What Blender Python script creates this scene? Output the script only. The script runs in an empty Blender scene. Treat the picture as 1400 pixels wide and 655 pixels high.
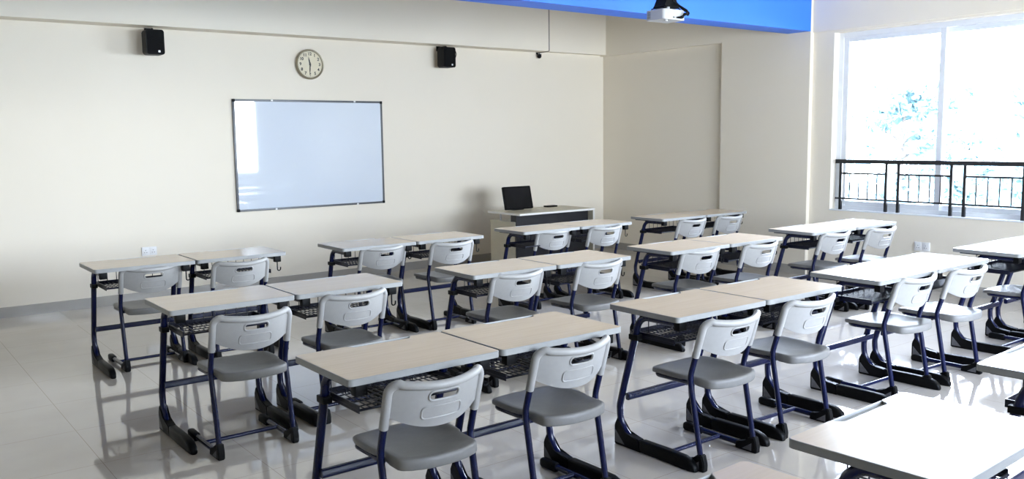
import bpy, bmesh, math, random
from mathutils import Vector, Matrix
random.seed(7)
C = bpy.context.scene.collection
sc = bpy.context.scene
PI = math.pi

# ------------------------------------------------------------------ materials
def mat(name, col, rough=0.5, metal=0.0, spec=0.5, coat=0.0, coat_rough=0.05, noise=None, bump=None):
    m = bpy.data.materials.new(name); m.use_nodes = True
    nt = m.node_tree; b = nt.nodes['Principled BSDF']
    b.inputs['Base Color'].default_value = (*col, 1)
    b.inputs['Roughness'].default_value = rough
    b.inputs['Metallic'].default_value = metal
    b.inputs['Specular IOR Level'].default_value = spec
    b.inputs['Coat Weight'].default_value = coat
    b.inputs['Coat Roughness'].default_value = coat_rough
    if noise or bump:
        tc = nt.nodes.new('ShaderNodeTexCoord')
    if noise:
        sx, sy, sz, col2, lo, hi, detail = noise
        mp = nt.nodes.new('ShaderNodeMapping'); mp.inputs['Scale'].default_value = (sx, sy, sz)
        n = nt.nodes.new('ShaderNodeTexNoise'); n.inputs['Scale'].default_value = 1.0; n.inputs['Detail'].default_value = detail
        r = nt.nodes.new('ShaderNodeValToRGB')
        r.color_ramp.elements[0].position = lo; r.color_ramp.elements[1].position = hi
        r.color_ramp.elements[0].color = (*col, 1); r.color_ramp.elements[1].color = (*col2, 1)
        nt.links.new(tc.outputs['Object'], mp.inputs['Vector']); nt.links.new(mp.outputs['Vector'], n.inputs['Vector'])
        nt.links.new(n.outputs['Fac'], r.inputs['Fac']); nt.links.new(r.outputs['Color'], b.inputs['Base Color'])
    if bump:
        sc_, st = bump
        n2 = nt.nodes.new('ShaderNodeTexNoise'); n2.inputs['Scale'].default_value = sc_; n2.inputs['Detail'].default_value = 3
        bp = nt.nodes.new('ShaderNodeBump'); bp.inputs['Strength'].default_value = st; bp.inputs['Distance'].default_value = 0.002
        nt.links.new(tc.outputs['Object'], n2.inputs['Vector']); nt.links.new(n2.outputs['Fac'], bp.inputs['Height'])
        nt.links.new(bp.outputs['Normal'], b.inputs['Normal'])
    return m

WALLC = (0.80, 0.74, 0.635)
M = {}
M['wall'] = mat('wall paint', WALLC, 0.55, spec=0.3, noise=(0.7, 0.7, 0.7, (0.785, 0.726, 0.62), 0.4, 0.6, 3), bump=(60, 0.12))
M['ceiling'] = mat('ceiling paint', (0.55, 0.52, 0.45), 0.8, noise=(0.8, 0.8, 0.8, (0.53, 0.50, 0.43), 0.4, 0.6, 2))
M['beam'] = mat('blue paint', (0.030, 0.185, 0.82), 0.5, noise=(0.9, 0.9, 0.9, (0.030, 0.178, 0.80), 0.4, 0.6, 2))
M['skirt'] = mat('grey skirting tile', (0.36, 0.34, 0.31), 0.12, noise=(2, 2, 6, (0.33, 0.315, 0.29), 0.35, 0.65, 4))
M['navy'] = mat('navy powder coat', (0.0020, 0.0048, 0.036), 0.25, spec=0.4, noise=(90, 90, 90, (0.0023, 0.0054, 0.040), 0.4, 0.6, 2))
M['wire'] = mat('dark basket wire', (0.002, 0.0028, 0.012), 0.35, spec=0.3, noise=(80, 80, 80, (0.0035, 0.005, 0.02), 0.4, 0.6, 2))
M['black'] = mat('black plastic', (0.0035, 0.0035, 0.004), 0.45, spec=0.10, noise=(70, 70, 70, (0.0045, 0.0045, 0.005), 0.4, 0.6, 2))
M['tri'] = mat('grey inset plastic', (0.10, 0.10, 0.11), 0.5, spec=0.3, noise=(60, 60, 60, (0.12, 0.12, 0.13), 0.4, 0.6, 2))
M['shell'] = mat('grey shell plastic', (0.35, 0.346, 0.338), 0.42, spec=0.45, noise=(40, 40, 40, (0.34, 0.336, 0.328), 0.4, 0.6, 3), bump=(500, 0.15))
M['seat'] = mat('shaded grey plastic', (0.205, 0.202, 0.197), 0.45, spec=0.45, noise=(40, 40, 40, (0.196, 0.193, 0.188), 0.4, 0.6, 3), bump=(500, 0.15))  # same plastic as the shell, darkened so the seats' shade is in the colour
M['lam'] = mat('beige wood laminate', (0.68, 0.55, 0.42), 0.22, spec=0.6, noise=(3, 55, 10, (0.63, 0.505, 0.38), 0.35, 0.75, 5))
M['edge'] = mat('light grey edging', (0.27, 0.275, 0.272), 0.4, noise=(30, 30, 30, (0.26, 0.265, 0.262), 0.4, 0.6, 2))
M['frame'] = mat('white window frame', (0.74, 0.765, 0.80), 0.35, noise=(10, 10, 10, (0.72, 0.745, 0.785), 0.4, 0.6, 2))
M['alu'] = mat('aluminium frame', (0.10, 0.105, 0.115), 0.4, metal=0.3, noise=(40, 40, 40, (0.09, 0.095, 0.105), 0.4, 0.6, 2))
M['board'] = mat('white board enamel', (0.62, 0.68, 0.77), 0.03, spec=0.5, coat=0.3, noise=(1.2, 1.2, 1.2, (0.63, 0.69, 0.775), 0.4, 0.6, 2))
M['rail'] = mat('black railing paint', (0.010, 0.010, 0.012), 0.35, spec=0.6, noise=(20, 20, 20, (0.014, 0.014, 0.016), 0.4, 0.6, 3))
M['cream'] = mat('cream desk board', (0.60, 0.55, 0.42), 0.4, noise=(8, 8, 30, (0.57, 0.52, 0.395), 0.35, 0.65, 4))
M['whiteboard_edge'] = mat('white desk edging', (0.82, 0.80, 0.76), 0.4, noise=(20, 20, 20, (0.80, 0.78, 0.74), 0.4, 0.6, 2))
M['dark'] = mat('charcoal desk board', (0.014, 0.014, 0.019), 0.4, noise=(6, 6, 30, (0.017, 0.017, 0.022), 0.35, 0.65, 4))
M['steel'] = mat('brushed steel', (0.55, 0.55, 0.56), 0.3, metal=0.9, noise=(5, 5, 90, (0.5, 0.5, 0.51), 0.4, 0.6, 3))
M['screen'] = mat('black glossy screen', (0.004, 0.004, 0.005), 0.3, spec=0.25, noise=(3, 3, 3, (0.010, 0.010, 0.012), 0.4, 0.6, 2))
M['clockface'] = mat('clock face card', (0.70, 0.64, 0.48), 0.5, noise=(6, 6, 6, (0.68, 0.62, 0.46), 0.4, 0.6, 2))
M['clockrim'] = mat('clock champagne rim', (0.30, 0.265, 0.19), 0.35, metal=0.4, noise=(20, 20, 20, (0.28, 0.245, 0.175), 0.4, 0.6, 2))
M['ink'] = mat('black ink', (0.02, 0.02, 0.022), 0.5, noise=(50, 50, 50, (0.026, 0.026, 0.028), 0.4, 0.6, 2))
M['white_pl'] = mat('white plastic', (0.80, 0.80, 0.80), 0.35, noise=(20, 20, 20, (0.78, 0.78, 0.785), 0.4, 0.6, 2))
M['proj'] = mat('off white projector plastic', (0.50, 0.50, 0.51), 0.4, noise=(20, 20, 20, (0.48, 0.48, 0.49), 0.4, 0.6, 2))
M['speaker'] = mat('black speaker grille', (0.004, 0.004, 0.0045), 0.7, spec=0.08, noise=(300, 300, 300, (0.009, 0.009, 0.010), 0.45, 0.55, 1))
M['step_tube'] = mat('grey brown conduit', (0.27, 0.24, 0.22), 0.5, noise=(20, 20, 20, (0.25, 0.22, 0.20), 0.4, 0.6, 2))
M['tray'] = mat('pale pen tray plastic', (0.52, 0.53, 0.53), 0.4, noise=(30, 30, 30, (0.50, 0.51, 0.51), 0.4, 0.6, 2))
M['badge'] = mat('silver badge', (0.75, 0.75, 0.77), 0.3, metal=0.3, noise=(90, 90, 90, (0.7, 0.7, 0.72), 0.4, 0.6, 2))
M['leaf'] = mat('foliage', (0.16, 0.27, 0.29), 0.6, noise=(3, 3, 3, (0.22, 0.34, 0.35), 0.35, 0.65, 3))
M['bark'] = mat('bark', (0.12, 0.10, 0.09), 0.9, noise=(6, 6, 2, (0.18, 0.15, 0.13), 0.35, 0.65, 5))
M['ground'] = mat('pale outdoor ground', (0.45, 0.46, 0.42), 0.9, noise=(0.2, 0.2, 0.2, (0.36, 0.40, 0.34), 0.35, 0.65, 4))

def floor_mat():
    m = bpy.data.materials.new('glossy beige floor tile'); m.use_nodes = True
    nt = m.node_tree; b = nt.nodes['Principled BSDF']
    tc = nt.nodes.new('ShaderNodeTexCoord')
    mp = nt.nodes.new('ShaderNodeMapping'); mp.inputs['Location'].default_value = (-0.97, -4.115, 0)
    br = nt.nodes.new('ShaderNodeTexBrick')
    br.offset = 0.0; br.squash = 1.0
    br.inputs['Scale'].default_value = 1.0
    br.inputs['Brick Width'].default_value = 0.65; br.inputs['Row Height'].default_value = 0.65
    br.inputs['Mortar Size'].default_value = 0.0012; br.inputs['Mortar Smooth'].default_value = 0.1
    n = nt.nodes.new('ShaderNodeTexNoise'); n.inputs['Scale'].default_value = 2.2; n.inputs['Detail'].default_value = 6
    r = nt.nodes.new('ShaderNodeValToRGB')
    r.color_ramp.elements[0].color = (0.51, 0.465, 0.415, 1); r.color_ramp.elements[1].color = (0.55, 0.505, 0.455, 1)
    r.color_ramp.elements[0].position = 0.35; r.color_ramp.elements[1].position = 0.65
    br.inputs['Mortar'].default_value = (0.27, 0.22, 0.18, 1)
    nt.links.new(tc.outputs['Object'], mp.inputs['Vector']); nt.links.new(mp.outputs['Vector'], br.inputs['Vector'])
    nt.links.new(tc.outputs['Object'], n.inputs['Vector']); nt.links.new(n.outputs['Fac'], r.inputs['Fac'])
    nt.links.new(r.outputs['Color'], br.inputs['Color1']); nt.links.new(r.outputs['Color'], br.inputs['Color2'])
    nt.links.new(br.outputs['Color'], b.inputs['Base Color'])
    b.inputs['Roughness'].default_value = 0.045; b.inputs['Specular IOR Level'].default_value = 1.0
    return m
M['floor'] = floor_mat()

def glass_mat():
    m = bpy.data.materials.new('window glass'); m.use_nodes = True
    nt = m.node_tree
    for nd in list(nt.nodes): nt.nodes.remove(nd)
    out = nt.nodes.new('ShaderNodeOutputMaterial')
    tr = nt.nodes.new('ShaderNodeBsdfTransparent'); tr.inputs['Color'].default_value = (0.95, 0.975, 0.98, 1)
    gl = nt.nodes.new('ShaderNodeBsdfGlossy'); gl.inputs['Roughness'].default_value = 0.02
    fr = nt.nodes.new('ShaderNodeFresnel'); fr.inputs['IOR'].default_value = 1.45
    mx = nt.nodes.new('ShaderNodeMixShader')
    nt.links.new(fr.outputs['Fac'], mx.inputs['Fac']); nt.links.new(tr.outputs[0], mx.inputs[1]); nt.links.new(gl.outputs[0], mx.inputs[2])
    nt.links.new(mx.outputs[0], out.inputs['Surface'])
    return m
M['glass'] = glass_mat()

# ------------------------------------------------------------------ mesh helpers
def fillet(pts, rad, n=8):
    out = []
    pts = [Vector(p) for p in pts]
    for i, p in enumerate(pts):
        r = rad[i] if isinstance(rad, (list, tuple)) else rad
        if i == 0 or i == len(pts) - 1 or r <= 0:
            out.append(p); continue
        a = (pts[i-1] - p).normalized(); b = (pts[i+1] - p).normalized()
        ang = a.angle(b)
        if ang > PI - 1e-3:
            out.append(p); continue
        d = r / math.tan(ang / 2)
        cen = p + (a + b).normalized() * (r / math.sin(ang / 2))
        s = p + a * d - cen; e = p + b * d - cen
        tot = s.angle(e); ax = s.cross(e).normalized()
        for k in range(n + 1):
            out.append(cen + Matrix.Rotation(tot * k / n, 3, ax) @ s)
    return out

def tube(bm, path, r, seg=12, cap=True, closed=False, up=None, mi=0, ry=None):
    """sweep an ellipse r x ry along the path"""
    path = [Vector(p) for p in path]; n = len(path)
    T = []
    for i in range(n):
        if closed: t = path[(i+1) % n] - path[i-1]
        elif i == 0: t = path[1] - path[0]
        elif i == n-1: t = path[-1] - path[-2]
        else: t = (path[i+1] - path[i]).normalized() + (path[i] - path[i-1]).normalized()
        T.append(t.normalized())
    u = Vector(up) if up else (Vector((1, 0, 0)) if abs(T[0].x) < 0.9 else Vector((0, 0, 1)))
    u = (u - T[0] * u.dot(T[0])).normalized()
    rings = []
    for i in range(n):
        if i:
            ax = T[i-1].cross(T[i])
            if ax.length > 1e-7:
                u = Matrix.Rotation(T[i-1].angle(T[i]), 3, ax.normalized()) @ u
            u = (u - T[i] * u.dot(T[i])).normalized()
        v = T[i].cross(u)
        rr = r[i] if isinstance(r, (list, tuple)) else r
        rv = ry if ry else rr
        rings.append([bm.verts.new(path[i] + u * (rr * math.cos(2*PI*k/seg)) + v * (rv * math.sin(2*PI*k/seg))) for k in range(seg)])
    m = n if closed else n - 1
    for i in range(m):
        a, b = rings[i], rings[(i+1) % n]
        for k in range(seg):
            f = bm.faces.new((a[k], a[(k+1) % seg], b[(k+1) % seg], b[k])); f.material_index = mi
    if cap and not closed:
        f = bm.faces.new(list(reversed(rings[0]))); f.material_index = mi
        f = bm.faces.new(rings[-1]); f.material_index = mi

def box(bm, x0, x1, y0, y1, z0, z1, bev=0.0, mi=0, mtx=None):
    vs = [bm.verts.new((x, y, z)) for x in (x0, x1) for y in (y0, y1) for z in (z0, z1)]
    fs = []
    for q in ((0, 1, 3, 2), (4, 6, 7, 5), (0, 4, 5, 1), (2, 3, 7, 6), (0, 2, 6, 4), (1, 5, 7, 3)):
        f = bm.faces.new([vs[k] for k in q]); f.material_index = mi; fs.append(f)
    if mtx is not None:
        for v in vs: v.co = mtx @ v.co
    if bev > 0:
        es = list({e for f in fs for e in f.edges})
        bmesh.ops.bevel(bm, geom=es, offset=bev, segments=2, profile=0.6, affect='EDGES')

def prism(bm, pts, h0, h1, axis='z', mi=0, bev=0.0, caps=(True, True)):
    """extrude a closed 2-D outline; axis z: (x,y)->z ; axis x: (y,z)->x ; axis y: (x,z)->y"""
    def P(p, h):
        if axis == 'z': return (p[0], p[1], h)
        if axis == 'x': return (h, p[0], p[1])
        return (p[0], h, p[1])
    a = [bm.verts.new(P(p, h0)) for p in pts]; b = [bm.verts.new(P(p, h1)) for p in pts]
    n = len(pts); fs = []
    for i in range(n):
        fs.append(bm.faces.new((a[i], a[(i+1) % n], b[(i+1) % n], b[i])))
    top = None
    if caps[0]: fs.append(bm.faces.new(list(reversed(a))))
    if caps[1]:
        top = bm.faces.new(b); fs.append(top)
    for f in fs: f.material_index = mi
    if bev > 0:
        es = [e for f in fs if len(f.verts) == n and f in (top, fs[-1]) for e in f.edges]
        es = list(set(es))
        bmesh.ops.bevel(bm, geom=es, offset=bev, segments=2, profile=0.6, affect='EDGES')
    return top

def cyl(bm, c, r, h, axis='z', seg=24, mi=0, r2=None):
    c = Vector(c); ax = {'x': Vector((1, 0, 0)), 'y': Vector((0, 1, 0)), 'z': Vector((0, 0, 1))}[axis]
    tube(bm, [c - ax * h/2, c + ax * h/2], [r, r2 if r2 is not None else r], seg, mi=mi)

def loft(bm, stations, cx, r=0.012):
    """rounded-box sections along y: (y, half width, z bottom, z top)"""
    rings = []
    for y, w, z0, z1 in stations:
        q = min(r, w*0.95, (z1-z0)*0.45)
        rings.append([bm.verts.new((cx+x, y, z)) for x, z in rrect(-w, w, z0, z1, q, 4)])
    for a, b in zip(rings, rings[1:]):
        for i in range(len(a)): bm.faces.new((a[i], a[(i+1) % len(a)], b[(i+1) % len(a)], b[i]))
    bm.faces.new(list(reversed(rings[0]))); bm.faces.new(rings[-1])

def rrect(x0, x1, y0, y1, r, n=5):
    pts = []
    for cx, cy, a0 in ((x1-r, y0+r, -PI/2), (x1-r, y1-r, 0), (x0+r, y1-r, PI/2), (x0+r, y0+r, PI)):
        for k in range(n+1):
            a = a0 + PI/2*k/n
            pts.append((cx + r*math.cos(a), cy + r*math.sin(a)))
    return pts

def mesh_of(name, bm, mats, smooth=True, angle=35, recalc=True):
    if recalc: bmesh.ops.recalc_face_normals(bm, faces=bm.faces)
    me = bpy.data.meshes.new(name); bm.to_mesh(me); bm.free()
    for m in (mats if isinstance(mats, (list, tuple)) else [mats]): me.materials.append(M[m] if isinstance(m, str) else m)
    if smooth:
        for p in me.polygons: p.use_smooth = True
        me.set_sharp_from_angle(angle=math.radians(angle))
    return me

def obj(name, bm, mats, parent=None, loc=None, smooth=True, angle=35, label=None, recalc=True):
    o = bpy.data.objects.new(name, mesh_of(name, bm, mats, smooth, angle, recalc) if isinstance(bm, bmesh.types.BMesh) else bm)
    C.objects.link(o)
    if parent: o.parent = parent
    if loc: o.location = loc
    if label: o['label'] = label
    return o

def thing(name, label, cat, loc=(0, 0, 0), rz=0.0, group=None):
    o = bpy.data.objects.new(name, None); C.objects.link(o)
    o.empty_display_size = 0.1
    o.location = loc; o.rotation_euler = (0, 0, rz)
    tag(o, label, cat, group)
    return o

def tag(o, label, cat, group=None):
    o['label'] = label; o['category'] = cat
    if group: o['group'] = group
    return o

def struct(name, bm, mats, smooth=False, parent=None):
    o = obj(name, bm, mats, parent, smooth=smooth)
    if parent is None: o['kind'] = 'structure'
    return o

def copy_tree(o, parent=None):
    c = o.copy(); C.objects.link(c)
    if parent: c.parent = parent
    for ch in list(o.children): copy_tree(ch, c)
    return c

# ------------------------------------------------------------------ dimensions of the room (metres)
YF = 9.44            # front wall
XL, YB = -1.6, -1.6  # left and back walls
XW = 8.96            # window wall
XC = 8.90           # column face
CEIL = 3.45
SILL, HEAD = 0.775, 2.76
TH = 0.30            # wall thickness

# floor, ceiling
bm = bmesh.new(); box(bm, XL-TH, XW+TH, YB-TH, YF+TH, -0.12, 0); struct('floor', bm, 'floor')
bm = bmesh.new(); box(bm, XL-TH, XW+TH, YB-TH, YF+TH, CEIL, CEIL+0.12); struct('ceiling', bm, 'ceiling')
# front wall, left wall, back wall
bm = bmesh.new(); box(bm, XL-TH, XW+TH, YF, YF+TH, 0, CEIL); struct('wall_front', bm, 'wall')
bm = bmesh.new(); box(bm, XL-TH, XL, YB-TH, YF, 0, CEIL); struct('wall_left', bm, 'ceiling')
BACK = [(2.7, 4.3), (4.8, 8.2)]             # window openings in the back wall along x
bm = bmesh.new()
for a, b in [(XL-TH, BACK[0][0]), (BACK[0][1], BACK[1][0]), (BACK[1][1], XW+TH)]: box(bm, a, b, YB-TH, YB, 0, CEIL)
for a, b in BACK:
    box(bm, a, b, YB-TH, YB, 0, SILL); box(bm, a, b, YB-TH, YB, HEAD, CEIL)
struct('wall_back', bm, 'wall')
# right wall: solid strips around the openings
WIN = [(2.86, 5.70)]       # window opening along y
bm = bmesh.new()
ys = [(YB, WIN[0][0]), (WIN[0][1], YF)]
for a, b in ys: box(bm, XW, XW+TH, a, b, 0, CEIL)
for a, b in WIN:
    box(bm, XW, XW+TH, a, b, 0, SILL); box(bm, XW, XW+TH, a, b, HEAD, CEIL)
# column carrying the blue beam, frame of the recessed panel and lintel band over the windows
box(bm, XC, XW, 5.965, 7.23, 0, CEIL)
box(bm, XC, XW, 7.23, YF, 2.785, CEIL)
box(bm, XW-0.025, XW, WIN[0][0]-0.3, 5.965, 2.785, CEIL)
struct('wall_right', bm, 'wall')

# skirting
bm = bmesh.new(); box(bm, XL, XW, YF-0.012, YF, 0, 0.10); struct('baseboard_front', bm, 'skirt')
bm = bmesh.new()
box(bm, XW-0.012, XW, YB, 5.965, 0, 0.10); box(bm, XC-0.012, XC, 5.953, 7.23, 0, 0.10); box(bm, XW-0.012, XW, 7.23, YF-0.012, 0, 0.10)
struct('baseboard_right', bm, 'skirt')
bm = bmesh.new(); box(bm, XL, XL+0.012, YB, YF-0.012, 0, 0.10); struct('baseboard_left', bm, 'skirt')

# blue ceiling beam, bulkhead over the front wall
bm = bmesh.new(); box(bm, XL, XC, 5.965, 6.27, 2.80, CEIL); struct('trim_1', bm, 'beam')
bm = bmesh.new(); box(bm, XL, 7.715, YF-0.25, YF, 2.79, CEIL); struct('trim_2', bm, 'wall')
bm = bmesh.new(); box(bm, 7.715, XC, YF-0.12, YF, 2.80, CEIL); struct('trim_3', bm, 'wall')

# ------------------------------------------------------------------ windows
def window(n, y0, y1, splits, back=False):
    """sliding window: outer frame set back in the opening, sashes in two tracks"""
    bm = bmesh.new()
    xo = XW + 0.10
    t = 0.055
    def ring(bm, a, b, z0, z1, x0, x1, t, bev=0.004):
        box(bm, x0, x1, a, a+t, z0, z1, bev); box(bm, x0, x1, b-t, b, z0, z1, bev)
        box(bm, x0, x1, a+t, b-t, z0, z0+t, bev); box(bm, x0, x1, a+t, b-t, z1-t, z1, bev)
    ring(bm, y0, y1, SILL, HEAD, xo, xo+0.11, t)
    box(bm, XW-0.012, xo, y0, y1, SILL-0.001, SILL+0.012, 0.003)   # white inner sill board
    root = struct('window_%d' % n, bm, 'frame')
    if back:      # same window turned into the back wall
        root.matrix_world = Matrix.Translation((0, YB-XW*0, 0)) @ Matrix(((0, 1, 0, 0), (-1, 0, 0, XW), (0, 0, 1, 0), (0, 0, 0, 1)))
    for k in range(len(splits)-1):
        a, b = splits[k], splits[k+1]
        x0 = xo + (0.012 if k % 2 else 0.060)
        bm = bmesh.new()
        ring(bm, a-0.03 if k else a, b+0.03 if k < len(splits)-2 else b, SILL+t-0.01, HEAD-t+0.01, x0, x0+0.038, 0.062, 0.005)
        s = obj('sash', bm, 'frame', root, smooth=False)
        bm = bmesh.new(); box(bm, x0+0.016, x0+0.022, a+0.03, b-0.03, SILL+t+0.04, HEAD-t-0.04)
        obj('glass_pane', bm, 'glass', s, smooth=False)
    return root
window(1, WIN[0][0], WIN[0][1], [2.915, 4.53, 5.645])
for n, (a, b) in enumerate(BACK):
    window(2+n, a, b, [a+0.055, (a+b)/2, b-0.055] if b-a < 2 else [a+0.055, (2*a+b)/3, (a+2*b)/3, b-0.055], back=True)

# black railing standing on the sill of window 1
rl = thing('window_railing', 'black metal railing with thin bars across the lower window', 'railing', (XW+0.045, 4.28, SILL+0.011))
def rb(name, bm): return obj(name, bm, 'rail', rl)
Z0 = SILL + 0.011
bm = bmesh.new(); box(bm, -0.02, 0.02, 2.90-4.28, 5.66-4.28, 1.306-Z0, 1.352-Z0, 0.004); rb('top_rail', bm)
bm = bmesh.new(); box(bm, -0.008, 0.008, 2.90-4.28, 5.66-4.28, 0.902-Z0, 0.922-Z0, 0.003); rb('bottom_rail', bm)
posts = [5.595, 5.052, 4.912, 4.350, 4.215, 3.655, 3.520, 2.96]
for y in posts:
    bm = bmesh.new(); box(bm, -0.015, 0.015, y-4.28-0.015, y-4.28+0.015, 0.0, 1.32-Z0, 0.003); rb('post', bm)
for a, b in ((1, 0), (3, 2), (5, 4), (7, 6)):
    ya, yb = posts[a]-4.28, posts[b]-4.28
    bm = bmesh.new(); box(bm, -0.007, 0.007, ya, yb, 1.185-Z0, 1.206-Z0, 0.003); rb('mid_rail', bm)
    for k in range(1, 5):
        y = ya + (yb-ya)*k/5
        bm = bmesh.new(); cyl(bm, (0, y, (0.913+1.196)/2-Z0), 0.0068, 0.28, 'z', 8); rb('bar', bm)

# ------------------------------------------------------------------ outdoors: trees beyond the window
bm = bmesh.new(); box(bm, 9.3, 90, -60, 90, -4.2, -4.0); g = struct('trim_4', bm, 'ground')
g.name = 'outdoor_ground'
def tree(x, y, ztop, rad, label, seed):
    rnd = random.Random(seed)
    t = thing('tree', label, 'tree', (x, y, -4.0), group='trees outside the window')
    H = ztop + 4.0
    bm = bmesh.new()
    tube(bm, [(0, 0, 0), (0.1, 0.05, H*0.3), (0.0, 0.1, H*0.6), (0.05, 0.0, H*0.85)], [0.22, 0.17, 0.11, 0.04], 9)
    for k in range(9):
        a = rnd.uniform(0, 2*PI); z = H*rnd.uniform(0.35, 0.75); l = rad*rnd.uniform(0.3, 0.5)
        tube(bm, [(0.04, 0.06, z), (math.cos(a)*l*0.5, math.sin(a)*l*0.5, z+l*0.35), (math.cos(a)*l, math.sin(a)*l, z+l*0.55)], [0.07, 0.045, 0.015], 6)
    obj('trunk', bm, 'bark', t)
    bm = bmesh.new()
    blobs = [(rnd.gauss(0, rad*0.42), rnd.gauss(0, rad*0.42), H*rnd.uniform(0.42, 0.95), rad*rnd.uniform(0.28, 0.5)) for _ in range(22)]
    for bx, by, bz, br in blobs:
        for _ in range(85):
            d = Vector((rnd.gauss(0, 1), rnd.gauss(0, 1), rnd.gauss(0, 1))).normalized() * br * rnd.uniform(0.55, 1.0)
            c = Vector((bx, by, min(bz, H-br*0.6))) + d
            u = Vector((rnd.gauss(0, 1), rnd.gauss(0, 1), rnd.gauss(0, 1))).normalized(); v = u.orthogonal().normalized()
            s = rnd.uniform(0.12, 0.26)
            bm.faces.new([bm.verts.new(c + u*s), bm.verts.new(c + v*s*0.55), bm.verts.new(c - u*s), bm.verts.new(c - v*s*0.55)])
    obj('foliage', bm, 'leaf', t, smooth=False, recalc=False)
tree(23.0, 15.6, 2.4, 1.5, 'pale hazy tree seen low in the left half of the left window pane', 3)
tree(27.5, 14.9, 3.4, 1.7, 'pale hazy tree seen against the upright window mullion', 5)
tree(24.5, 9.4, 3.6, 1.8, 'tall pale hazy tree at the far right of the right window pane', 9)
tree(33.0, 15.4, 1.9, 1.8, 'low pale hazy tree seen through the right pane next to the mullion', 12)

# ------------------------------------------------------------------ things on the front wall
# whiteboard
wb = thing('whiteboard', 'wide glossy whiteboard with thin grey frame hanging on the front wall', 'whiteboard', (4.362, YF, 1.481))
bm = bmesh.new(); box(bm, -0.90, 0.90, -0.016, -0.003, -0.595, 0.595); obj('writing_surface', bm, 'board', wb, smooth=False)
bm = bmesh.new()
for z in (-0.602, 0.602): box(bm, -0.89, 0.89, -0.023, -0.001, z-0.0115, z+0.0115, 0.003)
for x in (-0.906, 0.906): box(bm, x-0.0115, x+0.0115, -0.023, -0.001, -0.585, 0.585, 0.003)
obj('board_frame', bm, 'alu', wb)
for sx in (-1, 1):
    for sz in (-1, 1):
        bm = bmesh.new(); box(bm, sx*0.903-0.016, sx*0.903+0.016, -0.026, -0.0005, sz*0.599-0.016, sz*0.599+0.016, 0.006); obj('corner_cap', bm, 'black', wb)
for sx in (-0.47, 0.55):
    for sz in (-1, 1):
        bm = bmesh.new(); box(bm, sx-0.012, sx+0.012, -0.025, -0.0005, sz*0.606-0.010, sz*0.606+0.010, 0.003); obj('mounting_clip', bm, 'white_pl', wb)

# clock
ck = thing('wall_clock', 'round cream wall clock with black numerals hanging above the whiteboard', 'clock', (4.36, YF, 2.497))
bm = bmesh.new()
prof = [(0.150, -0.002), (0.166, -0.004), (0.170, -0.020), (0.168, -0.040), (0.160, -0.050), (0.150, -0.047), (0.146, -0.034)]
N = 64; rings = [[bm.verts.new((r*math.cos(2*PI*k/N), y, r*math.sin(2*PI*k/N))) for k in range(N)] for r, y in prof]
for a, b in zip(rings, rings[1:]):
    for k in range(N): bm.faces.new((a[k], a[(k+1) % N], b[(k+1) % N], b[k]))
obj('rim', bm, 'clockrim', ck)
bm = bmesh.new(); cyl(bm, (0, -0.018, 0), 0.148, 0.030, 'y', 64); obj('dial', bm, 'clockface', ck)
def text_mesh(s, size):
    cu = bpy.data.curves.new('numeral', 'FONT'); cu.body = s; cu.size = size; cu.align_x = 'CENTER'; cu.align_y = 'CENTER'; cu.extrude = 0.0006
    cu.offset = 0.0016
    to = bpy.data.objects.new('numeral', cu); C.objects.link(to)
    bpy.context.view_layer.update()
    me = bpy.data.meshes.new_from_object(to.evaluated_get(bpy.context.evaluated_depsgraph_get()))
    bpy.data.objects.remove(to); bpy.data.curves.remove(cu)
    me.materials.clear(); me.materials.append(M['ink'])
    return me
for h in range(1, 13):
    a = PI/2 - h*PI/6
    o = obj('numeral', text_mesh(str(h), 0.046), None, ck, loc=(0.116*math.cos(a), -0.0342, 0.116*math.sin(a)))
    o.rotation_euler = (PI/2, 0, 0)
bm = bmesh.new()
for k in range(60):
    a = k*PI/30; l = 0.006 if k % 5 else 0.010
    mt = Matrix.Rotation(-a, 4, 'Y') @ Matrix.Translation((0.139, -0.0338, 0))
    box(bm, -l, 0.0, -0.0006, 0.0, -0.0009, 0.0009, mtx=mt)
obj('minute_marks', bm, 'ink', ck, smooth=False)
def hand(name, deg, l, w, y):
    bm = bmesh.new(); prism(bm, [(-w, -0.022), (w, -0.022), (w*1.1, l*0.5), (0, l), (-w*1.1, l*0.5)], y, y-0.0015, 'y')
    o = obj(name, bm, 'ink', ck, smooth=False); o.rotation_euler = (0, math.radians(deg), 0)
hand('hour_hand', -12, 0.088, 0.0062, -0.0365); hand('minute_hand', 184, 0.122, 0.0048, -0.0390)
bm = bmesh.new(); cyl(bm, (0, -0.038, 0), 0.010, 0.008, 'y', 20); obj('hub', bm, 'ink', ck)

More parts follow.
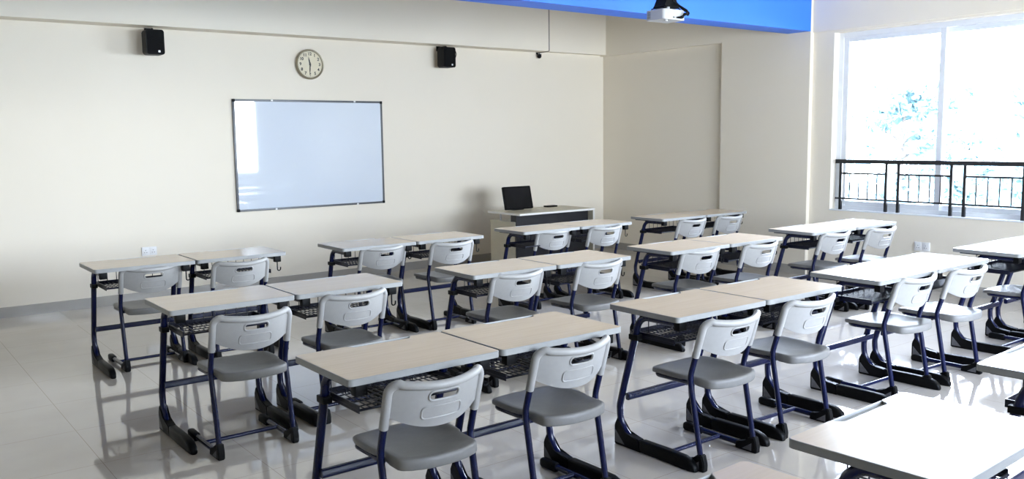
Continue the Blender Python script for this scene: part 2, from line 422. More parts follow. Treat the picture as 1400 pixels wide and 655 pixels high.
# speakers
def speaker(x, z, rz, label, cable):
    t = thing('wall_speaker', label, 'speaker', (x, YF-0.185, z), rz, 'speakers on the front wall')
    w, d, h = 0.175, 0.15, 0.245
    bm = bmesh.new()
    prism(bm, rrect(-w/2, w/2, -h/2, h/2, 0.026, 6), -d/2, d/2, 'y', bev=0.012)
    obj('cabinet', bm, 'black', t)
    bm = bmesh.new(); prism(bm, rrect(-w/2+0.012, w/2-0.012, -h/2+0.012, h/2-0.012, 0.018, 5), -d/2-0.006, -d/2+0.004, 'y'); obj('grille', bm, 'speaker', t)
    bm = bmesh.new(); box(bm, 0.022, 0.042, -d/2-0.009, -d/2-0.005, -h/2+0.022, -h/2+0.042, 0.001); obj('badge', bm, 'badge', t, label='small silver badge')
    bm = bmesh.new()
    tube(bm, fillet([(0, 0.0, h/2-0.03), (0, 0.0, h/2+0.012), (0, 0.185, h/2+0.012)], 0.01), 0.009, 8)
    R = Matrix.Rotation(-rz, 4, 'Z')
    bm2 = bm
    o = obj('bracket', bm2, 'black', t)
    bm = bmesh.new(); box(bm, -0.03, 0.03, 0.176, 0.186, h/2-0.03, h/2+0.04, 0.003); 
    obj('wall_plate', bm, 'black', o)
    if cable:
        bm = bmesh.new()
        yc = -d/2+0.05
        pts = [(w/2-0.012, yc, h/2-0.025), (w/2+0.030, yc, h/2-0.030), (w/2+0.046, yc, 0.045), (w/2+0.030, yc, 0.0), (w/2-0.012, yc, -0.004)]
        tube(bm, fillet(pts, [0, 0.025, 0.05, 0.025, 0], 6), 0.0045, 8); obj('cable', bm, 'black', t)
    return t
speaker(2.612, 2.632, 0.0, 'black box speaker on the front wall left of the clock', False)
speaker(6.115, 2.637, 0.0, 'black box speaker with a looped cable on the front wall right of the clock', True)

# small camera under the end of the bulkhead
cm = thing('wall_camera', 'tiny black dome camera hanging under the step at the bulkhead end', 'camera', (7.72, YF-0.02, 2.765))
bm = bmesh.new()
tube(bm, fillet([(0, 0.018, 0.018), (0, -0.03, 0.018), (0, -0.03, -0.005)], 0.01), 0.007, 8); box(bm, -0.018, 0.018, 0.012, 0.019, 0.0, 0.024)
obj('bracket', bm, 'black', cm)
bm = bmesh.new(); bmesh.ops.create_uvsphere(bm, u_segments=18, v_segments=12, radius=0.030, matrix=Matrix.Translation((0, -0.03, -0.028)))
cyl(bm, (0, -0.03, -0.010), 0.029, 0.018, 'z', 18); obj('dome', bm, 'black', cm)
bm = bmesh.new()   # thin grey-brown tube down the bulkhead step to the camera
tube(bm, fillet([(0.003, -0.236, 0.640), (0.003, -0.236, 0.022), (0.0, 0.0, 0.018)], 0.02, 6), 0.0075, 8); obj('step_tube', bm, 'step_tube', cm)
# sockets
def socket(name, loc, rz, w, h, gangs, label):
    t = thing(name, label, 'socket', loc, rz)
    bm = bmesh.new(); prism(bm, rrect(-w/2, w/2, -h/2, h/2, 0.006, 4), -0.010, -0.0005, 'y'); obj('faceplate', bm, 'white_pl', t)
    for k in range(gangs):
        cx = (k - (gangs-1)/2) * w/gangs
        bm = bmesh.new(); box(bm, cx-w/gangs*0.42, cx+w/gangs*0.42, -0.0125, -0.009, -h*0.42, h*0.42, 0.0012)
        p = obj('socket_module', bm, 'white_pl', t)
        bm = bmesh.new()
        for px, pz in ((0, 0.016), (-0.011, -0.008), (0.011, -0.008)): cyl(bm, (cx+px, -0.0128, pz-0.004), 0.0038, 0.001, 'y', 10)
        obj('pin_holes', bm, 'ink', p)
socket('wall_socket', (2.50, YF, 0.520), 0, 0.15, 0.088, 2, 'white double socket on the front wall above the far left desk')
socket('wall_socket', (XW, 4.602, 0.452), -PI/2, 0.165, 0.095, 2, 'white double socket on the right wall under the window')

# ------------------------------------------------------------------ projector
pr = thing('projector', 'small white projector hanging below the blue ceiling beam', 'projector', (5.55, 5.10, 2.59))
bm = bmesh.new(); prism(bm, rrect(-0.13, 0.13, -0.10, 0.10, 0.022, 5), 0.0, 0.082, 'z', bev=0.008); obj('body', bm, 'proj', pr)
bm = bmesh.new()
for k in range(5): box(bm, -0.1312, -0.129, 0.045, 0.080, 0.016+k*0.011, 0.021+k*0.011)
obj('side_vent', bm, 'tri', pr, smooth=False)
bm = bmesh.new(); cyl(bm, (-0.06, 0.105, 0.04), 0.028, 0.03, 'y', 24); obj('lens', bm, 'screen', pr)
bm = bmesh.new(); box(bm, -0.02, -0.002, -0.1012, -0.098, 0.014, 0.024); box(bm, 0.020, 0.085, -0.1012, -0.098, 0.012, 0.026); cyl(bm, (0.005, -0.1, 0.02), 0.003, 0.003, 'y', 8)
obj('ports', bm, 'ink', pr, smooth=False)
bm = bmesh.new(); cyl(bm, (-0.055, -0.055, -0.006), 0.014, 0.012, 'z', 14); obj('foot', bm, 'proj', pr)
bm = bmesh.new()
cyl(bm, (-0.06, -0.085, 0.090), 0.012, 0.018, 'z', 12); obj('knob', bm, 'proj', pr)
bm = bmesh.new()
box(bm, -0.075, 0.095, -0.07, 0.07, 0.098, 0.118, 0.006)
prism(bm, [(-0.075, 0.117), (0.095, 0.117), (0.06, 0.175), (-0.045, 0.175)], -0.06, 0.06, 'y')
cyl(bm, (0.005, 0, 0.52), 0.022, CEIL-2.59-0.165, 'z', 18)
cyl(bm, (0.005, 0, CEIL-2.59-0.012), 0.07, 0.024, 'z', 24)
for ax, ay in ((-0.09, -0.07), (0.10, -0.07), (-0.09, 0.07), (0.10, 0.07)):
    tube(bm, [(ax*0.5, ay*0.6, 0.112), (ax, ay, 0.095), (ax, ay, 0.080)], 0.006, 8)
obj('ceiling_mount', bm, 'black', pr)
bm = bmesh.new()
tube(bm, fillet([(0.03, -0.02, 0.75), (0.05, -0.05, 0.16), (0.11, -0.10, 0.085), (0.150, -0.125, 0.065), (0.125, -0.135, 0.040), (0.085, -0.13, 0.055), (0.085, -0.115, 0.02), (0.06, -0.10, 0.02)], [0, .03, .03, .015, .012, .012, .01, 0], 6), 0.0085, 8)
tube(bm, fillet([(0.0, -0.03, 0.75), (0.02, -0.06, 0.15), (0.09, -0.11, 0.10), (0.13, -0.13, 0.075), (0.10, -0.135, 0.045), (0.05, -0.115, 0.02), (0.035, -0.10, 0.02)], [0, .03, .03, .015, .015, .01, 0], 6), 0.0075, 8)
obj('cables', bm, 'black', pr)

# ------------------------------------------------------------------ teacher's desk
td = thing('teacher_desk', "teacher's counter desk with dark front panel and pale raised top, by the front wall", 'desk', (6.90, 8.37, 0))
x0, x1, y0, y1 = -0.60, 0.60, -0.32, 0.32
bm = bmesh.new()
box(bm, x0, x1, y0, y1, 0.725, 0.75, 0.003); 
o = obj('counter_top', bm, ['cream', 'whiteboard_edge'], td, smooth=False)
for p in o.data.polygons:
    if p.normal.z < 0.5: p.material_index = 1
bm = bmesh.new(); box(bm, x0+0.02, x0+0.40, y0+0.12, y1-0.03, 0.0, 0.622, 0.002); box(bm, x0+0.015, x0+0.41, y0+0.115, y1-0.025, 0.622, 0.640, 0.003)
obj('cabinet', bm, 'cream', td, smooth=False)
for px, py in ((x0+0.05, y1-0.20), (x0+0.37, y1-0.20)):
    bm = bmesh.new(); cyl(bm, (px, py, 0.6825), 0.010, 0.087, 'z', 14); obj('counter_post', bm, 'steel', td)
bm = bmesh.new(); box(bm, x0+0.025, x1-0.03, y0+0.096, y0+0.114, 0.03, 0.722, 0.002); box(bm, x0+0.05, x0+0.40, y0+0.112, y0+0.24, 0.639, 0.724, 0.002); obj('front_panel', bm, 'dark', td, smooth=False)
bm = bmesh.new(); box(bm, x1-0.03, x1-0.002, y0+0.004, y1-0.01, 0.0, 0.725, 0.002)
o = obj('side_panel', bm, ['cream', 'whiteboard_edge'], td, smooth=False)
for p in o.data.polygons:
    if p.normal.y < -0.5: p.material_index = 1

mn = thing('monitor', "black flat monitor tilted back on the teacher's desk", 'monitor', (6.655, 8.50, 0.75), 0.0)
mt = Matrix.Translation((0, 0.0, 0.012)) @ Matrix.Rotation(math.radians(-13), 4, 'X')
bm = bmesh.new(); prism(bm, rrect(-0.215, 0.215, 0.0, 0.285, 0.012, 4), 0.0, 0.028, 'y', bev=0.004); bm.transform(mt); obj('casing', bm, 'black', mn)
bm = bmesh.new(); box(bm, -0.200, 0.200, -0.0015, 0.002, 0.018, 0.270); bm.transform(mt); obj('screen', bm, 'screen', mn, smooth=False)
bm = bmesh.new(); tube(bm, [(0, 0.055, 0.15), (0, 0.10, 0.012)], 0.018, 10); prism(bm, rrect(-0.09, 0.09, 0.02, 0.15, 0.02, 4), 0.0, 0.012, 'z'); obj('stand', bm, 'black', mn)
kb = obj('desk_gadget', (lambda b: (prism(b, rrect(-0.085, 0.085, -0.045, 0.045, 0.012, 4), 0.0, 0.018, 'z', bev=0.004), b)[1])(bmesh.new()), 'black', loc=(7.235, 8.60, 0.75))
tag(kb, "small flat black gadget lying on the teacher's desk right of the monitor", 'gadget')

# ------------------------------------------------------------------ student desk (origin: centre of its footprint, near edge at -y)
DW, DD, DH = 0.6985, 0.486, 0.770
def build_desk():
    t = thing('student_desk', '', 'desk')
    X0, X1, Y0, Y1 = -DW/2, DW/2, -DD/2, DD/2
    # --- top: grey edged slab, wood surface with a pen notch on the far edge
    bm = bmesh.new()
    prism(bm, rrect(X0, X1, Y0, Y1, 0.022, 5), DH-0.027, DH-0.012, 'z', mi=0)
    nx0, nx1, nd = X0+0.265, X0+0.525, 0.034
    r = 0.022
    out = []
    base = rrect(X0, X1, Y0, Y1, r, 5)
    for k, p in enumerate(base):
        out.append(p)
        if k == 11:   # after the far right corner, before the far left one
            n = 5
            for j in range(n+1):
                s = j/n; q = s*s*(3-2*s); out.append((nx1+0.032*(1-s), Y1-nd*q))
            for j in range(n+1):
                s = j/n; q = s*s*(3-2*s); out.append((nx0-0.032*s, Y1-nd*(1-q)))
    # edge band to the top level, chamfered, then the laminate face
    def inset(pts, d):
        res = []; n = len(pts)
        for i in range(n):
            a = Vector(pts[i-1]); b = Vector(pts[i]); c = Vector(pts[(i+1) % n])
            e1 = (b-a); e2 = (c-b)
            if e1.length < 1e-9 or e2.length < 1e-9: res.append(tuple(b)); continue
            n1 = Vector((-e1.y, e1.x)).normalized(); n2 = Vector((-e2.y, e2.x)).normalized()
            m = (n1+n2); m = m.normalized() if m.length > 1e-6 else n1
            res.append(tuple(b + m*d/max(0.5, m.dot(n1))))
        return res
    lv = [(out, DH-0.012), (out, DH-0.002), (inset(out, 0.002), DH), (inset(out, 0.0032), DH)]
    rg = [[bm.verts.new((p[0], p[1], z)) for p in ps] for ps, z in lv]
    for a, b in zip(rg, rg[1:]):
        for i in range(len(a)): bm.faces.new((a[i], a[(i+1) % len(a)], b[(i+1) % len(a)], b[i])).material_index = 0
    f = bm.faces.new(rg[-1]); f.material_index = 1
    bmesh.ops.triangulate(bm, faces=[f])
    top = obj('desktop', bm, ['edge', 'lam'], t, angle=40)
    bm = bmesh.new()
    box(bm, nx0+0.006, nx1-0.006, Y1-nd+0.003, Y1-0.001, DH-0.0122, DH-0.0105)
    box(bm, nx0-0.026, nx1+0.026, Y1-0.006, Y1-0.0005, DH-0.0122, DH-0.0012, 0.0015)
    obj('pen_tray', bm, 'tray', t, smooth=False, label='light grey pen tray')
    # --- two C shaped leg frames
    for sx in (-1, 1):
        lx = sx*(DW/2-0.064)
        yy = lambda y: y + Y0
        bm = bmesh.new()
        P = [(lx, yy(-0.02), 0.043), (lx, yy(0.452), 0.043), (lx, yy(0.462), 0.215), (lx, yy(0.318), 0.722), (lx, yy(0.045), 0.7235)]
        tube(bm, fillet(P, [0, 0.135, 0.10, 0.085, 0], 10), 0.0185, 14)
        leg = obj('leg', bm, 'navy', t)
        bm = bmesh.new(); box(bm, lx-0.024, lx+0.024, yy(0.035), yy(0.445), DH-0.040, DH-0.0275, 0.003); obj('top_bracket', bm, 'wire', leg)
        bm = bmesh.new(); box(bm, lx-0.026, lx+0.026, yy(0.022), yy(0.062), 0.693, DH-0.0275, 0.006); obj('end_cap', bm, 'black', leg)
        bm = bmesh.new()                        # near end foot sleeve, tapering to the floor
        loft(bm, [(yy(-0.074), 0.010, 0.004, 0.014), (yy(-0.072), 0.017, 0.0, 0.026), (yy(-0.060), 0.021, 0.0, 0.042), (yy(-0.035), 0.0225, 0.0, 0.058), (yy(0.0), 0.0235, 0.0, 0.068), (yy(0.10), 0.0235, 0.0, 0.070), (yy(0.285), 0.0235, 0.0, 0.068), (yy(0.295), 0.021, 0.006, 0.064)], lx)
        obj('foot_cap', bm, 'black', leg)
        bm = bmesh.new()                        # far corner plastic gusset
        prism(bm, [(yy(0.483), 0.0), (yy(0.484), 0.105), (yy(0.462), 0.150), (yy(0.440), 0.125), (yy(0.405), 0.078), (yy(0.30), 0.064), (yy(0.29), 0.0)], lx-0.0225, lx+0.0225, 'x')
        bmesh.ops.bevel(bm, geom=list(bm.edges), offset=0.005, segments=2, affect='EDGES')
        gus = obj('corner_gusset', bm, 'black', leg)
        for q in (-1, 1):
            xs = lx + q*0.0222
            bm = bmesh.new()
            prism(bm, [(yy(0.472), 0.014), (yy(0.472), 0.082), (yy(0.405), 0.014)], xs-0.0012, xs+0.0012, 'x')
            obj('triangle_inset', bm, 'tri', gus, smooth=False, label='grey triangular inset')
        bm = bmesh.new(); box(bm, lx-0.0205, lx+0.0205, yy(0.315), yy(0.380), 0.592, 0.622, 0.005); obj('clamp', bm, 'black', leg)
    # --- crossbar
    L = DW/2-0.064
    bm = bmesh.new(); prism(bm, rrect(Y0+0.392, Y0+0.420, 0.254, 0.292, 0.008, 4), -L, L, 'x'); obj('crossbar', bm, 'navy', t)
    # --- wire basket
    bx = L-0.030; by0, by1, bz = Y0+0.105, Y0+0.405, 0.612
    bm = bmesh.new()
    for k in range(20):
        x = -bx + 2*bx*k/19
        tube(bm, [(x, by0, bz), (x, by1, bz)], 0.0026, 6)
    for k in range(1, 5):
        y = by0 + (by1-by0)*k/5; tube(bm, [(-bx, y, bz-0.004), (bx, y, bz-0.004)], 0.0030, 6)
    for k in range(9):
        x = -bx + 2*bx*k/8
        tube(bm, [(x, by1-0.06, bz), (x, by1-0.06, 0.722)], 0.0026, 6)
    bk = obj('basket', bm, 'wire', t)
    bm = bmesh.new()
    tube(bm, [(-bx, by0, bz), (bx, by0, bz)], 0.0055, 8)
    tube(bm, [(-bx, by1-0.06, 0.722), (bx, by1-0.06, 0.722)], 0.0040, 8)
    box(bm, -bx, bx, by1-0.0015, by1+0.0015, bz-0.014, bz+0.018)
    for s in (-1, 1): box(bm, s*bx-0.0015, s*bx+0.0015, by0, by1, bz-0.014, bz+0.018)
    obj('basket_rim', bm, 'wire', bk)
    # --- bag hook under the right hand end cap
    hx = DW/2-0.064
    bm = bmesh.new()
    hp = [(hx, Y0+0.042, 0.700), (hx, Y0+0.042, 0.636)] + [(hx+0.013-0.013*math.cos(a), Y0+0.042, 0.636-0.013*math.sin(a)) for a in [PI*k/8 for k in range(1, 9)]] + [(hx+0.027, Y0+0.042, 0.650)]
    tube(bm, hp, 0.0045, 8); obj('bag_hook', bm, 'black', t)
    return t
desk0 = build_desk()

# ------------------------------------------------------------------ student chair (origin on the floor below the backrest top)
def backline(z):
    """fore-aft position of the back tubes at height z"""
    return 0.057*max(0.0, (0.757-z)/(0.757-0.566)) if z > 0.50 else 0.075
def build_chair():
    t = thing('student_chair', '', 'chair')
    LX = 0.2055
    # runner + rear leg + back upright in one bent tube per side
    for sx in (-1, 1):
        lx = sx*LX
        bm = bmesh.new()
        P = [(lx, 0.425, 0.026), (lx, 0.008, 0.026), (lx, 0.090, 0.455), (lx, 0.0160, 0.700)]
        tube(bm, fillet(P, [0, 0.045, 0.13, 0], 10), 0.0145, 12)
        leg = obj('leg', bm, 'navy', t)
        bm = bmesh.new()
        loft(bm, [(0.365, 0.0165, 0.003, 0.043), (0.372, 0.0190, 0.0, 0.046), (0.455, 0.0195, 0.0, 0.048), (0.474, 0.018, 0.0, 0.046), (0.484, 0.014, 0.003, 0.040), (0.488, 0.008, 0.010, 0.030)], lx)
        obj('front_cap', bm, 'black', leg)
        bm = bmesh.new()
        prism(bm, [(-0.016, 0.0), (-0.018, 0.040), (-0.004, 0.088), (0.032, 0.080), (0.052, 0.052), (0.115, 0.040), (0.120, 0.0)], lx-0.0185, lx+0.0185, 'x')
        bmesh.ops.bevel(bm, geom=list(bm.edges), offset=0.005, segments=2, affect='EDGES')
        cap = obj('corner_cap', bm, 'black', leg)
        for q in (-1, 1):
            xs = lx + q*0.0184
            bm = bmesh.new()
            prism(bm, [(0.012, 0.010), (0.012, 0.052), (0.072, 0.010)], xs-0.001, xs+0.001, 'x')
            obj('triangle_inset', bm, 'tri', cap, smooth=False, label='grey triangular inset')
    bm = bmesh.new(); tube(bm, [(-LX, 0.232, 0.030), (LX, 0.232, 0.030)], 0.0115, 12); obj('crossbar', bm, 'navy', t)
    # seat frame: flat bars under the seat joined to the legs
    bm = bmesh.new()
    pts = [(-LX+0.006, 0.082, 0.426), (-0.190, 0.13, 0.423), (-0.190, 0.350, 0.420), (0.190, 0.350, 0.420), (0.190, 0.13, 0.423), (LX-0.006, 0.082, 0.426)]
    tube(bm, fillet(pts, [0, 0.02, 0.05, 0.05, 0.02, 0], 6), 0.011, 10)
    tube(bm, [(-0.186, 0.13, 0.414), (0.186, 0.13, 0.414)], 0.009, 10)
    obj('seat_frame', bm, 'navy', t)
    # seat: rounded outline, dished top, thick rolled rear lip
    half = [(0.0, -0.062), (0.05, -0.060), (0.10, -0.050), (0.145, -0.032), (0.168, -0.016), (0.179, 0.004), (0.181, 0.06), (0.182, 0.115), (0.195, 0.145), (0.203, 0.19), (0.204, 0.26), (0.200, 0.32), (0.186, 0.362), (0.155, 0.390), (0.10, 0.405), (0.05, 0.410), (0.0, 0.411)]
    outl = half + [(-x, y) for x, y in reversed(half[1:-1])]
    n = len(outl)
    cx, cy = 0.0, 0.175
    def ztop(x, y, s):
        d = -0.020*(1-(min(1, s)/0.88)**2.5) if s < 0.88 else 0.0
        fr = -0.016*max(0, (y-0.30)/0.11)**2
        return 0.456 + d + fr
    bm = bmesh.new()
    rings = []
    for s in (0.15, 0.35, 0.55, 0.70, 0.80, 0.88, 0.94):
        rings.append([bm.verts.new((cx+(x-cx)*s, cy+(y-cy)*s, ztop(cx+(x-cx)*s, cy+(y-cy)*s, s))) for x, y in outl])
    def rim(s, dz):
        rear = lambda y: 1.0 if y < 0.05 else (0.55 if y > 0.15 else 1.0-0.45*(y-0.05)/0.10)
        rings.append([bm.verts.new((cx+(x-cx)*s, cy+(y-cy)*s, ztop(x, y, 1)+dz*rear(y))) for x, y in outl])
    rim(0.968, 0.0); rim(0.985, -0.003); rim(0.996, -0.009); rim(1.0, -0.018); rim(1.0, -0.036); rim(0.992, -0.043); rim(0.975, -0.045); rim(0.955, -0.041)
    rings.append([bm.verts.new((cx+(x-cx)*0.93, cy+(y-cy)*0.93, ztop(x, y, 1)-0.020)) for x, y in outl])
    for a, b in zip(rings, rings[1:]):
        for i in range(n): bm.faces.new((a[i], a[(i+1) % n], b[(i+1) % n], b[i]))
    bm.faces.new(rings[0]); bm.faces.new(list(reversed(rings[-1])))
    obj('seat', bm, 'seat', t, angle=60)
    # backrest: curved shell with handle slot, sleeves and rolled top edge
    W2 = 0.2065; BUL = 0.074
    bulge = lambda x: -BUL*(1-(x/W2)**2)
    NU, NV = 36, 14
    ztopf = lambda x: 0.752 - 0.017*(1-(x/W2)**2)
    zbot = lambda x: 0.558 + 0.052*min(1.0, abs(x)/0.19)**2.2
    bm = bmesh.new(); grid = []
    for side in (0, 1):
        g = []
        for i in range(NU+1):
            x = -W2 + 2*W2*i/NU; col = []
            for j in range(NV+1):
                z = zbot(x) + (ztopf(x)-zbot(x))*j/NV
                y = backline(z) + bulge(x) + (-0.0035 if side == 0 else 0.0035)
                col.append(bm.verts.new((x, y, z)))
            g.append(col)
        grid.append(g)
    for i in range(NU):
        for j in range(NV):
            a = grid[0]; bm.faces.new((a[i][j], a[i+1][j], a[i+1][j+1], a[i][j+1]))
            b = grid[1]; bm.faces.new((b[i][j], b[i][j+1], b[i+1][j+1], b[i+1][j]))
        for j in (0, NV):
            bm.faces.new((grid[0][i][j], grid[0][i+1][j], grid[1][i+1][j], grid[1][i][j]))
    for j in range(NV):
        for i in (0, NU):
            bm.faces.new((grid[0][i][j], grid[0][i][j+1], grid[1][i][j+1], grid[1][i][j]))
    sh = obj('shell_base', bm, 'shell')
    bm = bmesh.new(); prism(bm, rrect(-0.062, 0.062, 0.674, 0.705, 0.0145, 6), -0.15, 0.15, 'y')
    cut = obj('slot_cutter', bm, 'shell')
    md = sh.modifiers.new('cut', 'BOOLEAN'); md.operation = 'DIFFERENCE'; md.object = cut; md.solver = 'EXACT'
    bpy.context.view_layer.update()
    me = bpy.data.meshes.new_from_object(sh.evaluated_get(bpy.context.evaluated_depsgraph_get()))
    bm = bmesh.new(); bm.from_mesh(me)
    for o in (sh, cut): bpy.data.objects.remove(o)
    bpy.data.meshes.remove(me)
    surf = lambda x, z, off: (x, backline(z) + bulge(x) + off, z)
    # raised lip around the slot and the raised label outline, on the rear face
    def ring(x0, x1, z0, z1, r, rad, off=-0.0035, n=6, sub=6):
        base = rrect(x0, x1, z0, z1, r, n); pts = []
        for i in range(len(base)):
            a, b = base[i], base[(i+1) % len(base)]
            m = sub if math.hypot(b[0]-a[0], b[1]-a[1]) > 0.03 else 1
            for k in range(m): pts.append(surf(a[0]+(b[0]-a[0])*k/m, a[1]+(b[1]-a[1])*k/m, off))
        tube(bm, pts, rad, 8, closed=True)
    ring(-0.0655, 0.0655, 0.6705, 0.7085, 0.0175, 0.0048)
    ring(-0.086, 0.086, 0.596, 0.645, 0.016, 0.0040)
    # sleeves and top roll as one bent tube
    zs = 0.566; top = 0.751
    pts = []; n = 10
    for k in range(n+1):
        z = zs + (top-0.042-zs)*k/n; pts.append((-LX, backline(z), z))
    for k in range(1, 8):
        a = PI/2*k/8; x = -LX + 0.042*(1-math.cos(a)); z = top-0.042+0.042*math.sin(a); pts.append((x, backline(z)+bulge(x)*math.sin(a), z))
    m = 28; xa = -LX+0.042
    for k in range(m+1):
        x = xa + (-2*xa)*k/m; pts.append((x, backline(top)+bulge(x), ztopf(x)-0.001))
    left = pts[:n+8]
    pts = pts + [(-p[0], p[1], p[2]) for p in reversed(left)]
    k0 = len(left)
    rad = [0.0185]*(n+1) + [0.0185-0.0015*k/7 for k in range(1, 8)] + [0.0170]*(m+1)
    rad = rad + list(reversed(rad[:k0]))
    tube(bm, pts, rad, 12)
    obj('backrest', bm, 'shell', t, angle=40)
    return t
chair0 = build_chair()

# ------------------------------------------------------------------ laying the classroom out
GAP = 0.010
ROW = {'P': 'front row', 'Q': 'second row from the whiteboard', 'R': 'third row from the whiteboard', 'S': 'row nearest the camera'}
desk_labels = {
 'P1L': 'beige student desk under the front wall socket, left desk of its pair',
 'P1R': 'beige student desk below the whiteboard, second from left in the front row',
 'P2L': 'beige student desk by the front wall, third from left in the front row',
 'P2R': "beige student desk by the front wall, just left of the teacher's desk",
 'P3L': "student desk directly before the teacher's desk, left one of that pair",
 'P3R': "student desk directly before the teacher's desk, right one of that pair",
 'P4L': 'student desk by the recessed wall panel, farthest right pair, left desk',
 'P4R': 'student desk by the recessed wall panel, farthest right pair, right desk near the column',
 'Q1L': 'beige desk at the left end of the second row, beside the open floor',
 'Q1R': 'beige desk joined to the right of the leftmost second row desk',
 'Q2L': 'beige desk third from left in the second row, pen notch toward the whiteboard',
 'Q2R': "beige desk fourth from left in the second row, behind the teacher's desk pair",
 'Q3L': 'pale desk fifth from left in the second row, left one of its pair',
 'Q3R': 'pale desk sixth from left in the second row, right one of its pair',
 'Q4L': 'white lit desk by the column, left one of the pair under the window end',
 'Q4R': 'white lit desk below the window railing, right end of the second row',
 'R1L': 'large beige desk in the centre foreground, left one of the nearest full pair',
 'R1R': 'large beige desk in the centre foreground, right one of the nearest full pair',
 'R2L': 'white lit desk right of the foreground beige pair, whole navy C leg in view',
 'R2R': 'white lit desk joined right of the desk with the whole navy leg in view',
 'R3L': 'bright white desk in the third row by the window, left one of its pair',
 'R3R': 'bright white desk in the third row by the window, right one of its pair',
 'R4L': 'bright white desk at the right edge under the window, nearer one of its pair',
 'R4R': 'bright white desk cut by the right edge, against the window wall',
 'S1R': 'desk corner at the bottom centre edge, only its white far corner showing',
 'S2L': 'big bright white desk in the bottom right corner with wide pen tray',
 'S3L': 'white desk corner at the right edge behind the big bright corner desk',
}
chair_labels = {
 'P1L': 'grey chair at the leftmost front row desk under the wall socket',
 'P1R': 'grey chair second from left in the front row, below the whiteboard',
 'P2L': 'grey chair third from left in the front row, right of the whiteboard',
 'P2R': "grey chair fourth from left in the front row, left of the teacher's desk",
 'P3L': "grey chair before the teacher's desk, left one of two",
 'P3R': "grey chair before the teacher's desk, right one of two",
 'P4L': 'small grey chair beside the recessed panel, left one of two',
 'P4R': 'small grey chair beside the wall column, right end of the front row',
 'Q1L': 'grey chair at the left end of the second row, whole frame on open floor',
 'Q1R': 'grey chair second from left in the second row, behind the foreground beige desk',
 'Q2L': 'grey chair third from left in the second row, above the centre foreground pair',
 'Q2R': 'grey chair fourth from left in the second row, left of the white lit desk',
 'Q3L': 'pale grey chair fifth from left in the second row',
 'Q3R': 'pale grey chair sixth from left in the second row, nearest the column',
 'Q4L': 'grey chair at the desk by the column end of the window, left of two',
 'Q4R': 'grey chair under the railing above the right wall socket, right of two',
 'R1L': 'largest light grey chair in the centre foreground, at the left beige desk',
 'R1R': 'light grey chair in the centre foreground at the right beige desk',
 'R2L': 'light grey chair at the desk with the whole navy leg in view',
 'R2R': 'light grey chair right of the one at the whole navy leg desk',
 'R3L': 'white lit chair in the window end of the third row, left of two',
 'R3R': 'white lit chair in the window end of the third row, right of two',
 'R4L': 'grey chair cut off by the right edge under the window wall',
}
pairs = {'P1': (1.356, 6.524, 0.0), 'P2': (3.183, 6.394, -0.007), 'P3': (5.003, 6.332, -0.011), 'P4': (6.834, 6.292, -0.001),
         'Q1': (1.313, 4.650, -0.001), 'Q2': (3.173, 4.542, -0.016), 'Q3': (4.954, 4.470, 0.003), 'Q4': (6.826, 4.494, -0.002),
         'R1': (1.425, 2.852, 0.0), 'R2': (3.164, 2.812, -0.005), 'R3': (4.860, 2.739, 0.001), 'R4': (6.660, 2.706, -0.001)}
desks = {}
for k, (x, y, a) in pairs.items():
    for s, dx in (('L', 0.0), ('R', DW+GAP)): desks[k+s] = (x + math.cos(a)*dx, y + math.sin(a)*dx, a)
desks['S1R'] = (1.217, 0.930, 0.04); desks['S2L'] = (2.148, 0.987, 0.04); desks['S3L'] = (3.405, 1.028, 0.05)
chairs = {'Q1L': (1.667, 4.415, 0.005), 'R1L': (1.755, 2.768, -0.017), 'R1R': (2.495, 2.813, -0.006), 'R2L': (3.468, 2.726, -0.005),
          'R2R': (4.174, 2.754, -0.026), 'R3L': (5.294, 2.745, -0.018), 'R3R': (5.868, 2.697, -0.044), 'Q2L': (3.557, 4.564, 0.003),
          'Q2R': (4.291, 4.545, 0.002), 'P1L': (1.754, 6.592, 0.013), 'P1R': (2.356, 6.415, 0.014), 'Q1R': (2.358, 4.597, 0.008),
          'P2L': (3.587, 6.440, 0.003), 'P2R': (4.188, 6.297, -0.015), 'P3L': (5.448, 6.412, -0.004), 'P3R': (6.019, 6.299, -0.014),
          'Q3L': (5.357, 4.521, -0.028), 'Q3R': (5.988, 4.426, -0.006), 'P4L': (7.193, 6.196, 0.006), 'P4R': (7.781, 6.174, -0.002),
          'Q4L': (7.110, 4.451, -0.009), 'Q4R': (7.751, 4.371, -0.033), 'R4L': (7.02, 2.65, 0.0)}
first = True
for k, (x, y, a) in desks.items():
    o = desk0 if first else copy_tree(desk0)
    first = False
    cx = x + math.cos(a)*DW/2 - math.sin(a)*DD/2; cy = y + math.sin(a)*DW/2 + math.cos(a)*DD/2
    o.location = (cx, cy, 0); o.rotation_euler = (0, 0, a)
    tag(o, desk_labels[k], 'desk', 'student desks in rows')
first = True
for k, (x, y, a) in chairs.items():
    o = chair0 if first else copy_tree(chair0)
    first = False
    o.location = (x, y, 0); o.rotation_euler = (0, 0, a)
    tag(o, chair_labels[k], 'chair', 'student chairs at the desks')

# ------------------------------------------------------------------ daylight
w = bpy.data.worlds.new('World'); sc.world = w; w.use_nodes = True
nt = w.node_tree; bg = nt.nodes['Background']
tc = nt.nodes.new('ShaderNodeTexCoord'); sp = nt.nodes.new('ShaderNodeSeparateXYZ'); cr = nt.nodes.new('ShaderNodeValToRGB')
cr.color_ramp.elements[0].position = 0.0; cr.color_ramp.elements[0].color = (0.87, 0.92, 1.0, 1)
cr.color_ramp.elements[1].position = 0.7; cr.color_ramp.elements[1].color = (0.56, 0.68, 1.0, 1)
nt.links.new(tc.outputs['Generated'], sp.inputs[0]); nt.links.new(sp.outputs['Z'], cr.inputs['Fac']); nt.links.new(cr.outputs['Color'], bg.inputs['Color'])
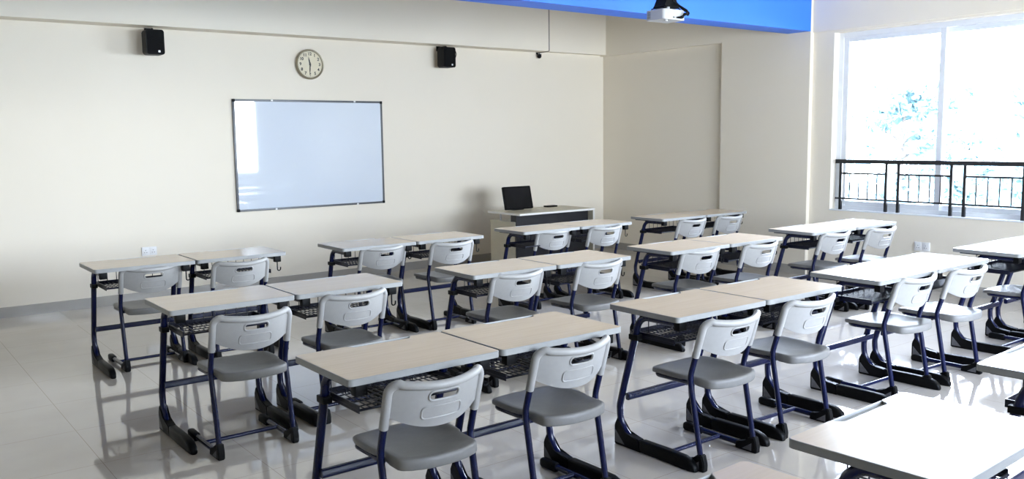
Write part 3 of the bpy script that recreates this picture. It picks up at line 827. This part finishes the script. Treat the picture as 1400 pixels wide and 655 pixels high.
# the sky is brighter towards the window side (+x)
mr = nt.nodes.new('ShaderNodeMapRange'); mr.inputs['From Min'].default_value = 0.0; mr.inputs['From Max'].default_value = 1.0
mr.inputs['To Min'].default_value = 9.0; mr.inputs['To Max'].default_value = 12.5
nt.links.new(sp.outputs['X'], mr.inputs['Value']); nt.links.new(mr.outputs['Result'], bg.inputs['Strength'])
for (a, b) in WIN:
    li = bpy.data.lights.new('window portal', 'AREA'); li.shape = 'RECTANGLE'; li.size = b-a; li.size_y = HEAD-SILL
    li.cycles.is_portal = True
    o = bpy.data.objects.new('window portal', li); C.objects.link(o)
    o.location = (XW+0.26, (a+b)/2, (SILL+HEAD)/2)
    o.rotation_euler = Matrix(((0, 0, 1), (1, 0, 0), (0, 1, 0))).to_euler()  # local -z points to -x
for (a, b) in BACK:
    li = bpy.data.lights.new('window portal', 'AREA'); li.shape = 'RECTANGLE'; li.size = b-a; li.size_y = HEAD-SILL
    li.cycles.is_portal = True
    o = bpy.data.objects.new('window portal', li); C.objects.link(o)
    o.location = ((a+b)/2, YB-0.26, (SILL+HEAD)/2)
    o.rotation_euler = (PI/2, 0, 0)   # local -z points to +y

# ------------------------------------------------------------------ camera
yaw, pitch, roll = 0.6548, -0.1170, -0.0126
cy_, sy_, cp, sp_ = math.cos(yaw), math.sin(yaw), math.cos(pitch), math.sin(pitch)
fwd = Vector((sy_*cp, cy_*cp, sp_)); right = Vector((cy_, -sy_, 0)); up = right.cross(fwd)
r2 = right*math.cos(roll) + up*math.sin(roll); u2 = -right*math.sin(roll) + up*math.cos(roll)
cam = bpy.data.cameras.new('Camera'); co = bpy.data.objects.new('Camera', cam); C.objects.link(co)
cam.sensor_width = 36.0; cam.lens = 1196.56/1400*36.0; cam.clip_start = 0.05; cam.clip_end = 300
m = Matrix((( r2.x, u2.x, -fwd.x, 0.0), (r2.y, u2.y, -fwd.y, 0.0), (r2.z, u2.z, -fwd.z, 1.652), (0, 0, 0, 1)))
co.matrix_world = m
sc.camera = co

sc.view_settings.view_transform = 'Standard'; sc.view_settings.look = 'None'
sc.view_settings.gamma = 1.0; sc.view_settings.use_curve_mapping = False
sc.view_settings.exposure = 2.22
sc.cycles.use_denoising = True
sc.cycles.max_bounces = 12; sc.cycles.diffuse_bounces = 8; sc.cycles.transparent_max_bounces = 12
sc.cycles.sample_clamp_indirect = 10.0
